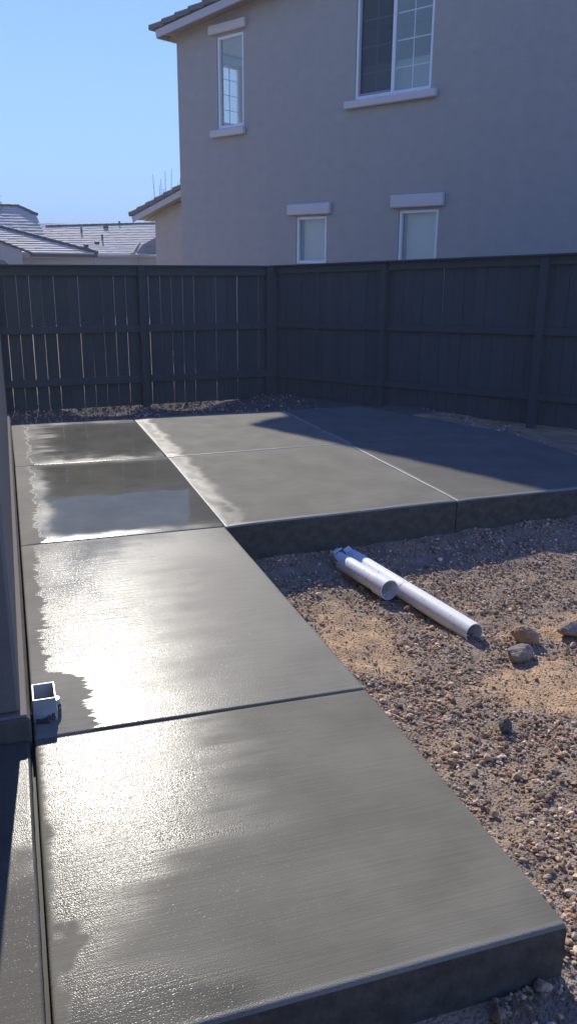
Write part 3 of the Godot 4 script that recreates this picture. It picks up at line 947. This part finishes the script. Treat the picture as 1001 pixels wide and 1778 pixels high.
# ---------------------------------------------------------------- the two-storey house behind the side fence
func build_neighbour() -> void:
	var a := deg_to_rad(-29.5)
	var u := Vector3(-sin(a), 0, cos(a))
	var o := thing("stucco_house", "two storey grey beige stucco house behind the fence with four windows facing the yard", "house", Vector3(3.511, -0.35, -17.238))
	o.basis = Basis(u, Vector3.UP, u.cross(Vector3.UP))
	var up := 0.35                                                # heights below are above the slab; the house's base stands lower
	var H := Node3D.new()
	var holes := [Rect2(1.10, 4.05 + up, 0.68, 1.53), Rect2(4.29, 4.18 + up, 1.44, 1.50), Rect2(3.065, 1.66 + up, 0.695, 0.79), Rect2(5.25, 1.66 + up, 0.735, 0.82)]
	var st := begin()
	wall_with_openings(st, 0, 12.0, 0, 5.82 + up, holes, 0.0, 0.16)
	# gable above the level part: the wall follows the rake
	quad(st, Vector3(0, 5.82 + up, 0), Vector3(12, 5.82 + up, 0), Vector3(12, 6.95 + up, 0), Vector3(0, 5.83 + up, 0))
	mesh_in(o, "wall", done(st), M.stucco)
	H.free()
	st = begin()                                                  # left wall, in its own axes: x from the back to the front corner
	wall_with_openings(st, -9.0, -0.163, 0, 5.80 + up, [Rect2(-1.62, 4.36 + up, 0.62, 1.12), Rect2(-4.0, 4.0 + up, 1.8, 1.5)], 0.0, 0.15)  # the larger opening is added, out of view, to let sun in
	var left := mesh_in(o, "wall", done(st), M.stucco)
	left.basis = Basis(Vector3(0, 0, 1), Vector3.UP, Vector3(-1, 0, 0))
	st = begin()
	box(st, Vector3(11.92, 3.0, -4.58), Vector3(0.15, 6.0, 8.8))
	box(st, Vector3(6.0, 3.0, -8.92), Vector3(11.6, 6.0, 0.15))
	mesh_in(o, "wall", done(st), M.stucco)
	st = begin()                                                  # plastered inside of the left wall; its blue stands in for reflected sky
	wall_with_openings(st, -4.2, -0.17, 3.3 + up, 5.6 + up, [Rect2(-1.62, 4.36 + up, 0.62, 1.12), Rect2(-4.0, 4.0 + up, 1.8, 1.5)], -0.153, 0.012)  # its larger hole matches the added opening
	var lining := mesh_in(o, "room_lining", done(st), mat(lin(0.62, 0.74, 0.86), 0.9))
	lining.basis = left.basis
	# rooms: floors, ceiling and partitions
	st = begin()
	box(st, Vector3(5.99, 3.15 + up, -4.5), Vector3(11.6, 0.25, 8.6))
	box(st, Vector3(5.99, 5.66 + up, -4.5), Vector3(11.6, 0.05, 8.6))
	box(st, Vector3(3.0, 4.45 + up, -2.3), Vector3(0.12, 2.3, 4.2))
	box(st, Vector3(1.6, 4.45 + up, -4.3), Vector3(2.7, 2.3, 0.12))
	box(st, Vector3(7.3, 4.45 + up, -4.4), Vector3(8.4, 2.3, 0.12))
	mesh_in(o, "room", done(st), M.inside)
	st = begin()                                                  # dark sheet added behind the wide window so its room looks unlit
	box(st, Vector3(5.4, 4.45 + up, -1.6), Vector3(4.6, 2.3, 0.06))
	mesh_in(o, "added_dark_sheet", done(st), mat(lin(0.16, 0.20, 0.20), 0.9))
	window(o, 1.10, 1.78, 4.05 + up, 5.58 + up, -0.045, "plain")
	window(o, 4.29, 5.73, 4.18 + up, 5.68 + up, -0.045, "slider")
	window(o, 3.065, 3.76, 1.66 + up, 2.45 + up, -0.045, "shade")
	window(o, 5.25, 5.985, 1.66 + up, 2.48 + up, -0.045, "shade")
	var side := node_in(o, "side_and_added_window", Vector3(0.045, 0, -1.31))
	side.basis = Basis(Vector3(0, 0, 1), Vector3.UP, Vector3(-1, 0, 0))
	window(side, -0.31, 0.31, 4.36 + up, 5.48 + up, 0.0, "grid")
	window(side, -2.69, -0.89, 4.0 + up, 5.5 + up, 0.0, "plain")  # unseen window, added so that sunlight brightens the room
	for t in [[0.94, 1.88, 5.62, 5.77], [2.90, 3.87, 2.475, 2.655], [5.12, 6.09, 2.515, 2.705], [4.12, 5.90, 5.70, 5.86]]:
		mesh_in(o, "window_head", box_mesh(Vector3(t[1] - t[0], t[3] - t[2], 0.075), 0.012), M.trim, Vector3((t[0] + t[1]) / 2, (t[2] + t[3]) / 2 + up, 0.0385))
	for t in [[0.955, 1.835, 3.905, 4.03], [4.13, 5.86, 4.055, 4.17]]:
		mesh_in(o, "window_sill", box_mesh(Vector3(t[1] - t[0], t[3] - t[2], 0.085), 0.012), M.trim, Vector3((t[0] + t[1]) / 2, (t[2] + t[3]) / 2 + up, 0.0435))
	# roof: a shallow plane that rises to the right along the rake
	var k := 0.10
	var tilt := atan(k)
	var roof := node_in(o, "roof", Vector3(-0.30, 5.90 + up, 0))
	roof.basis = Basis.from_euler(Vector3(0, 0, tilt))
	mesh_in(roof, "roof_deck", box_mesh(Vector3(12.6, 0.05, 9.1), 0.0, Vector3(6.3, -0.03, -4.27)), M.tile)
	mesh_in(roof, "fascia", box_mesh(Vector3(12.5, 0.135, 0.028), 0.004, Vector3(6.25 + 0.06, -0.125, 0.298)), M.fascia)
	mesh_in(roof, "fascia", box_mesh(Vector3(0.028, 0.135, 8.9), 0.004, Vector3(0.046, -0.126, -4.18)), M.fascia)
	mesh_in(roof, "soffit", box_mesh(Vector3(12.3, 0.02, 0.29), 0.0, Vector3(6.3, -0.13, 0.142)), M.soffit)
	mesh_in(roof, "soffit", box_mesh(Vector3(0.33, 0.02, 8.7), 0.0, Vector3(0.225, -0.132, -4.36)), M.soffit)
	for i in 30:                                                  # rake tiles, lapped like steps
		var t := mesh_in(roof, "roof_tile", box_mesh(Vector3(0.43, 0.095, 0.20), 0.012), M.tile)
		t.transform = Transform3D(Basis.from_euler(Vector3(0, 0, -0.075 + rng.randf_range(-0.008, 0.008))), Vector3(0.10 + i * 0.375, 0.015 + rng.randf_range(-0.004, 0.004), 0.235))
	for i in 14:                                                  # the first course along the eave
		var t := mesh_in(roof, "roof_tile", box_mesh(Vector3(0.40, 0.05, 0.30), 0.012), M.tile)
		t.transform = Transform3D(Basis.from_euler(Vector3(0, 0, -0.06)), Vector3(0.10, 0.022, -0.02 - i * 0.305))
	# the one-storey wing beyond the left corner
	var w := thing("house_wing", "single storey beige wing with a tiled rake, left of the tall house", "house wing", o.position)
	w.basis = o.basis
	st = begin()
	var wx := -4.49
	quad(st, Vector3(wx, 0, -3), Vector3(-0.01, 0, -3), Vector3(-0.01, 2.55 + 0.28 * 4.8 + up, -3), Vector3(wx, 2.92 + up, -3))
	quad(st, Vector3(wx, 0, -8.8), Vector3(wx, 0, -3), Vector3(wx, 2.92 + up, -3), Vector3(wx, 2.92 + up, -8.8))
	mesh_in(w, "wall", done(st), M.stucco_pale)
	var wr := node_in(w, "roof", Vector3(-5.08, 2.86 + up, -3))
	wr.basis = Basis.from_euler(Vector3(0, 0, atan(0.285)))
	mesh_in(wr, "roof_deck", box_mesh(Vector3(5.2, 0.05, 6.0), 0.0, Vector3(2.61, -0.03, -2.7)), M.tile)
	mesh_in(wr, "fascia", box_mesh(Vector3(5.2, 0.14, 0.03), 0.004, Vector3(2.62, -0.11, 0.31)), M.fascia)
	mesh_in(wr, "soffit", box_mesh(Vector3(5.1, 0.02, 0.29), 0.0, Vector3(2.64, -0.13, 0.15)), M.soffit)
	mesh_in(wr, "soffit", box_mesh(Vector3(0.5, 0.02, 5.6), 0.0, Vector3(0.30, -0.131, -2.85)), M.soffit)
	for i in 13:
		var t := mesh_in(wr, "roof_tile", box_mesh(Vector3(0.43, 0.11, 0.22), 0.014), M.tile)
		t.transform = Transform3D(Basis.from_euler(Vector3(0, 0, -0.085 + rng.randf_range(-0.012, 0.012))), Vector3(0.15 + i * 0.37, 0.035, 0.24))

# ---------------------------------------------------------------- our own house on the left
func build_own_house() -> void:
	var o := thing("patio_house", "stucco house wall rising on the left edge, close beside the walkway", "house", Vector3(-0.065, 0.0, -2.73))
	var st := begin()
	# right face and near face of the two storeys, with their ends, as closed volume
	box(st, Vector3(-4.0, 2.94, -3.19), Vector3(8.0, 5.70, 6.38), 0.012)
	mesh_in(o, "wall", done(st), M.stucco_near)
	st = begin()
	box(st, Vector3(-4.6, 2.9, 3.3), Vector3(7.2, 5.8, 12.0), 0.012)        # the part set back from the walk, beside the photographer
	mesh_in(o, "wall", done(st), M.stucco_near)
	st = begin()
	box(st, Vector3(-3.98, -0.16, -3.175), Vector3(8.02, 0.48, 6.41), 0.008)
	var footing := stucco(Color(0.13, 0.115, 0.095), 0.25, 0.12)
	footing.metallic_specular = 0.06
	mesh_in(o, "foundation", done(st), footing)
	st = begin()
	box(st, Vector3(-3.985, 0.083, -3.18), Vector3(8.01, 0.012, 6.395), 0.003)
	mesh_in(o, "weep_screed", done(st), mat(lin(0.26, 0.23, 0.19), 0.95, 0.03))
	# hip roof of flat tiles
	var e := [Vector3(0.30, 5.75, 0.35), Vector3(0.30, 5.75, -6.73), Vector3(-8.3, 5.75, -6.73), Vector3(-8.3, 5.75, 0.35)]
	var r0 := Vector3(-2.9, 7.9, -3.19)
	var r1 := Vector3(-5.1, 7.9, -3.19)
	st = begin()
	var mid := Vector3(-4, 6.4, -3.2)
	quad_out(st, e[0], e[3], r1, r0, mid)
	quad_out(st, e[1], e[2], r1, r0, mid)
	tri_out(st, e[0], e[1], r0, mid)
	tri_out(st, e[2], e[3], r1, mid)
	quad_out(st, e[0], e[1], e[2], e[3], mid)
	var rf := mesh_in(o, "roof", done(st), M.tile)
	st = begin()
	courses(st, [e[1], e[0], r0], 0.34, 0.03)
	courses(st, [e[0], e[3], r1, r0], 0.34, 0.03)
	courses(st, [e[2], e[1], r0, r1], 0.34, 0.03)
	var tl := mesh_in(rf, "roof_tiles", done(st), M.tile)
	tl.set_meta("kind", "stuff")

# lapped tile courses over a flat roof face; the first two corners are its eave, left to right seen from outside
func courses(st: SurfaceTool, poly: Array, step: float, lift: float) -> void:
	var ex: Vector3 = (poly[1] - poly[0]).normalized()
	var nn := Vector3.ZERO
	for i in range(1, poly.size() - 1): nn += (poly[i] - poly[0]).cross(poly[i + 1] - poly[0])
	var n := nn.normalized()
	if n.y < 0: n = -n
	var ey := n.cross(ex)
	if ey.y < 0: ey = -ey
	var flat := PackedVector2Array()
	var top := 0.0
	for p in poly:
		var q := Vector2((p - poly[0]).dot(ex), (p - poly[0]).dot(ey))
		flat.append(q)
		top = maxf(top, q.y)
	var low := 0.0
	for q in flat: low = minf(low, q.y)
	var t := low
	while t < top - 0.02:
		var band := PackedVector2Array([Vector2(-99, t), Vector2(99, t), Vector2(99, t + step * 1.0), Vector2(-99, t + step * 1.0)])
		for piece in Geometry2D.intersect_polygons(flat, band):
			var lo := []
			var hi := []
			var mn := 1e9
			var mx := -1e9
			for q in piece:
				mn = minf(mn, q.x); mx = maxf(mx, q.x)
			# split the course into tiles, each a hair higher or lower
			var wdt := 0.33
			var x := mn - fmod(absf(t) * 3.1, wdt)
			while x < mx:
				var cell := PackedVector2Array([Vector2(x, t - 1), Vector2(x + wdt, t - 1), Vector2(x + wdt, t + 1), Vector2(x, t + 1)])
				var up := lift * rng.randf_range(0.75, 1.3)
				for tile in Geometry2D.intersect_polygons(piece, cell):
					var p3 := []
					var lowest := []
					for q in tile:
						var f := clampf(1.0 - (q.y - t) / step, 0, 1)
						p3.append(poly[0] + ex * q.x + ey * q.y + n * (0.006 + up * f))
						if q.y < t + 0.005: lowest.append(q)
					var cm := Vector3.ZERO
					for p in p3: cm += p / p3.size()
					for i in range(1, p3.size() - 1): tri_out(st, p3[0], p3[i], p3[i + 1], cm - n)
					if lowest.size() >= 2:
						var a: Vector3 = poly[0] + ex * lowest[0].x + ey * lowest[0].y
						var b: Vector3 = poly[0] + ex * lowest[-1].x + ey * lowest[-1].y
						quad_out(st, a, b, b + n * (0.006 + up), a + n * (0.006 + up), a + ey * 3.0)
				x += wdt
		t += step

# ---------------------------------------------------------------- houses far behind the back fence
func far_roof(parent: Node3D, off: Vector3, poly: Array, caps: Array) -> void:
	var p := []
	for v in poly: p.append(v - off)
	var st := begin()
	courses(st, p, 0.33, 0.032)
	var rf := mesh_in(parent, "roof", done(st), M.tile_far)
	rf.set_meta("kind", "stuff")
	for c in caps:
		st = begin()
		var a: Vector3 = c[0] - off
		var b: Vector3 = c[1] - off
		var n := maxi(int((b - a).length() / 0.4), 1)
		for i in n:
			var q := a.lerp(b, float(i) / n)
			var q2 := a.lerp(b, (i + 1.08) / n)
			rod(st, q + Vector3(0, 0.03, 0), q2 + Vector3(0, 0.06, 0), 0.10, 0.085, 8)
		mesh_in(parent, "ridge_cap", done(st), M.tile_cap if c.size() < 3 else M.tile_far)

func build_far_houses() -> void:
	# the nearer of the two, at the left edge
	var off := Vector3(1.0, -0.9, -40)
	var o := thing("far_house", "tan house with a pale tiled hip roof at the left edge, beyond the fence", "house", off, "tile roofed houses beyond the back fence")
	far_roof(o, off, [Vector3(-6.0, 2.07, -39.66), Vector3(4.20, 2.12, -39.8), Vector3(0.11, 3.27, -43.23), Vector3(-1.0, 3.59, -44.2), Vector3(-6.0, 3.59, -44.2)], [[Vector3(4.20, 2.12, -39.8), Vector3(-1.0, 3.60, -44.2)]])
	far_roof(o, off, [Vector3(-6.0, 2.62, -43.3), Vector3(2.30, 2.62, -43.3), Vector3(1.92, 4.02, -46.04), Vector3(1.13, 4.44, -46.9), Vector3(-6.0, 4.46, -46.9)], [[Vector3(-6, 4.47, -46.9), Vector3(1.13, 4.44, -46.9)], [Vector3(1.13, 4.44, -46.9), Vector3(1.95, 4.02, -46.0)]])
	var st := begin()
	box(st, Vector3(0.9, 1.4, -40.4) - off - Vector3(0, 0.9, 0), Vector3(6.0, 2.85, 0.3))          # wall under the eave
	box(st, Vector3(-1.0, 1.2, -45.0) - off - Vector3(0, 0.6, 0), Vector3(6.4, 3.4, 3.0))
	mesh_in(o, "wall", done(st), M.wall_far)
	mesh_in(o, "fascia", box_mesh(Vector3(2.95, 0.14, 0.06), 0.0, Vector3(2.74, 2.02, -39.80) - off), M.tile_cap)
	# its front gable with an arched opening
	st = begin()
	var z := -39.0
	for q in [[Vector3(-3.0, -1, z), Vector3(-0.30, -1, z), Vector3(-0.30, 2.71, z), Vector3(-3.0, 3.6, z)], [Vector3(0.36, -1, z), Vector3(0.92, -1, z), Vector3(0.92, 2.18, z), Vector3(0.36, 2.42, z)], [Vector3(-0.30, 1.80, z), Vector3(0.36, 1.80, z), Vector3(0.36, 2.42, z), Vector3(-0.30, 2.71, z)]]:
		quad(st, q[0] - off, q[1] - off, q[2] - off, q[3] - off)
	quad(st, Vector3(0.92, -1, z) - off, Vector3(0.92, -1, z - 1.3) - off, Vector3(0.92, 2.1, z - 1.3) - off, Vector3(0.92, 2.18, z) - off)
	# spandrels of the arch
	for i in 12:
		var t0 := PI * i / 12
		var t1 := PI * (i + 1) / 12
		quad(st, Vector3(0.03 + cos(t0) * 0.33, 1.47 + sin(t0) * 0.33, z) - off, Vector3(0.03 + cos(t0) * 0.33, 1.80, z) - off, Vector3(0.03 + cos(t1) * 0.33, 1.80, z) - off, Vector3(0.03 + cos(t1) * 0.33, 1.47 + sin(t1) * 0.33, z) - off)
	mesh_in(o, "gable", done(st), M.wall_far)
	var aw := node_in(o, "window", Vector3(0.03, 0.6, z - 0.15) - off)
	mesh_in(aw, "pane", box_mesh(Vector3(0.7, 1.3, 0.01), 0.0, Vector3(0, 0.6, 0)), mat(lin(0.08, 0.10, 0.13), 0.1))
	st = begin()
	rod(st, Vector3(1.36, 2.08, z + 0.05) - off, Vector3(-3.0, 3.72, z + 0.05) - off, 0.055, 0.055, 6)
	mesh_in(o, "rake_board", done(st), M.tile_cap)
	st = begin()
	rod(st, Vector3(4.1, 2.0, -39.86) - off, Vector3(4.05, -0.5, -40.2) - off, 0.035, 0.035, 8)
	mesh_in(o, "downspout", done(st), M.soffit)
	for p in [Vector3(3.78, 2.36, -40.41), Vector3(4.35, 2.50, -41.1)]:
		mesh_in(o, "roof_vent", box_mesh(Vector3(0.22, 0.14, 0.25), 0.03, p - off + Vector3(0, 0.12, 0), Basis.from_euler(Vector3(0.3, 0, 0))), M.tile_cap)
	# the farther one, in the middle
	off = Vector3(5.0, -0.9, -48)
	o = thing("far_house", "long pale tiled roof with vent pipes, between the tan house and the beige wing", "house", off, "tile roofed houses beyond the back fence")
	far_roof(o, off, [Vector3(1.0, 2.18, -47.6), Vector3(8.05, 2.24, -47.82), Vector3(9.9, 4.14, -53.6), Vector3(2.67, 3.72, -52.3), Vector3(1.0, 3.1, -50.4)], [[Vector3(2.67, 3.70, -52.3), Vector3(9.9, 4.10, -53.6)]])
	st = begin()
	box(st, Vector3(4.9, 0.55, -48.3) - off, Vector3(7.0, 3.0, 0.3))
	box(st, Vector3(5.5, 0.6, -52.4) - off, Vector3(7.0, 3.2, 1.5))
	mesh_in(o, "wall", done(st), M.wall_far)
	mesh_in(o, "fascia", box_mesh(Vector3(7.0, 0.10, 0.05), 0.0, Vector3(4.6, 2.13, -47.80) - off), M.fascia)
	mesh_in(o, "garage_door", box_mesh(Vector3(1.2, 0.9, 0.06), 0.0, Vector3(7.9, 1.55, -48.1) - off), M.soffit)
	# cross gable in shade with its window
	st = begin()
	quad(st, Vector3(7.0, 2.2, -47.2) - off, Vector3(9.6, 2.2, -47.2) - off, Vector3(9.6, 3.85, -47.2) - off, Vector3(7.45, 2.72, -47.2) - off)
	quad(st, Vector3(7.0, 2.2, -47.2) - off, Vector3(7.45, 2.72, -47.2) - off, Vector3(7.45, 2.72, -49.2) - off, Vector3(7.0, 2.2, -48.0) - off)
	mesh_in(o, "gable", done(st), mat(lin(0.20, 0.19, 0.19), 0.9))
	var gw := node_in(o, "window", Vector3(8.1, 2.28, -47.14) - off)
	mesh_in(gw, "pane", box_mesh(Vector3(1.0, 0.36, 0.02), 0.0, Vector3(0, 0.18, 0)), mat(lin(0.10, 0.13, 0.18), 0.15))
	mesh_in(gw, "frame", box_mesh(Vector3(0.05, 0.36, 0.03), 0.0, Vector3(0.05, 0.18, 0.01)), mat(lin(0.25, 0.25, 0.26), 0.6))
	far_roof(o, off, [Vector3(6.75, 2.16, -46.9), Vector3(7.75, 2.16, -46.9), Vector3(7.42, 2.73, -48.6)], [[Vector3(6.80, 2.16, -46.9), Vector3(7.44, 2.74, -48.6), 1]])
	for p in [[Vector3(4.59, 3.38, -51.29), 0.32], [Vector3(5.6, 2.95, -49.99), 0.34], [Vector3(7.0, 3.93, -53.0), 0.25]]:
		st = begin()
		rod(st, p[0] - off, p[0] - off + Vector3(0, p[1], 0), 0.06, 0.05, 8)
		mesh_in(o, "vent_pipe", done(st), M.tile_cap)
	for p in [Vector3(6.1, 3.80, -52.3)]:
		mesh_in(o, "roof_vent", box_mesh(Vector3(0.28, 0.18, 0.25), 0.03, p - off), M.tile_cap)

func build_trees() -> void:
	var r := RandomNumberGenerator.new()
	r.seed = 12
	var bark := mat(lin(0.10, 0.075, 0.06), 0.9)
	var base := Vector3(5.1, -0.5, -27)
	var o := thing("bare_tree", "leafless young tree whose thin twigs rise above the beige wing's roof", "tree", base)
	var st := begin()
	rod(st, Vector3.ZERO, Vector3(0.02, 1.9, 0), 0.06, 0.04, 8)
	mesh_in(o, "trunk", done(st), bark)
	for tip in [[4.66, 4.29], [4.81, 3.98], [4.94, 4.18], [5.07, 4.42], [5.22, 4.44], [5.35, 4.03], [5.45, 4.2], [5.02, 3.9]]:
		st = begin()
		var p := Vector3(0.02, 1.75 + r.randf() * 0.15, 0)
		var e := Vector3(tip[0] - base.x, tip[1] - base.y, r.randf_range(-0.4, 0.4))
		var bend := Vector3(e.x * 0.72 - 0.05, lerpf(p.y, e.y, 0.45), e.z * 0.6)
		rod(st, p, bend, 0.022, 0.013, 6, false)
		rod(st, bend, e, 0.013, 0.006, 6, false)
		var q := bend.lerp(e, 0.3)
		rod(st, q, q + Vector3(r.randf_range(-0.12, 0.12), 0.45, 0.1), 0.008, 0.004, 5, false)
		mesh_in(o, "branch", done(st), bark)
	# the tip of a dark evergreen that just enters the frame at the left
	base = Vector3(-0.72, -0.6, -38)
	o = thing("evergreen_tree", "dark narrow evergreen cut off by the left edge of the photo above the roofs", "tree", base)
	st = begin()
	rod(st, Vector3.ZERO, Vector3(0, 5.6, 0), 0.16, 0.03, 8)
	mesh_in(o, "trunk", done(st), bark)
	st = begin()
	for i in 2600:
		var t := pow(r.randf(), 0.8)
		var y := lerpf(4.5, 6.9, t)
		var rad := lerpf(1.0, 0.72, t) * sqrt(r.randf())
		var an := r.randf() * TAU
		var c := Vector3(cos(an) * rad, y - rad * 0.2, sin(an) * rad)
		var d := Vector3(cos(an), r.randf_range(-0.9, 0.5), sin(an)).normalized() * r.randf_range(0.08, 0.17)
		var s := d.cross(Vector3(r.randf() - 0.5, 1, r.randf() - 0.5)).normalized() * 0.03
		tri(st, c - s, c + s, c + d)
	var cr := mesh_in(o, "crown", done(st), mat(lin(0.035, 0.045, 0.03), 0.9))
	cr.set_meta("kind", "stuff")

func _ready() -> void:
	rng.seed = 2024
	# ---- camera
	var yaw := deg_to_rad(18.65)
	var pitch := deg_to_rad(16.60)
	var roll := deg_to_rad(0.44)
	var fwd := Vector3(sin(yaw) * cos(pitch), -sin(pitch), -cos(yaw) * cos(pitch))
	var rgt := Vector3(cos(yaw), 0, sin(yaw))
	var upv := rgt.cross(fwd)
	var cam := Camera3D.new()
	cam.name = "camera"
	cam.transform = Transform3D(Basis(rgt * cos(roll) + upv * sin(roll), upv * cos(roll) - rgt * sin(roll), -fwd), Vector3(0, 1.6, 0))
	cam.fov = 63.85
	cam.near = 0.05
	cam.far = 3000
	add_child(cam)
	# ---- sky and exposure
	var env := Environment.new()
	env.background_mode = Environment.BG_SKY
	var sky := Sky.new()
	var sm := ProceduralSkyMaterial.new()
	sm.sky_top_color = Color(0.12, 0.28, 0.68)
	sm.sky_horizon_color = Color(0.59, 0.765, 0.94)
	sm.sky_curve = 0.36
	sm.sky_energy_multiplier = 1.25
	sm.ground_bottom_color = Color(0.30, 0.27, 0.24)
	sm.ground_horizon_color = Color(0.52, 0.52, 0.52)
	sm.sun_angle_max = 12.0
	sm.sun_curve = 0.12
	sky.sky_material = sm
	env.sky = sky
	env.tonemap_mode = Environment.TONE_MAPPER_LINEAR
	env.tonemap_exposure = 1.06
	env.fog_enabled = true                                        # the hazy air against the sun
	env.fog_density = 0.0025
	env.fog_light_color = Color(0.94, 0.97, 1.0)
	env.sdfgi_enabled = true
	env.ssao_enabled = true
	env.ssil_enabled = true
	var we := WorldEnvironment.new()
	we.name = "world_environment"
	we.environment = env
	add_child(we)
	# ---- sun, low ahead of the camera and a little to the right
	var sun := DirectionalLight3D.new()
	sun.name = "sun"
	sun.light_energy = 1.6
	sun.light_color = Color(1.0, 0.98, 0.94)
	sun.light_angular_distance = 0.53
	sun.shadow_enabled = true
	var az := deg_to_rad(SUN_AZ)
	var el := deg_to_rad(SUN_EL)
	var to_sun := Vector3(sin(az) * cos(el), sin(el), -cos(az) * cos(el))
	sun.basis = Basis.looking_at(-to_sun, Vector3.UP)
	add_child(sun)

	make_materials()
	build_ground()
	build_hill()
	build_slab()
	build_own_house()
	build_neighbour()
	build_fences()
	build_far_houses()
	build_trees()
	build_gravel()
	build_rocks()
	build_pipes()
	build_downspout()
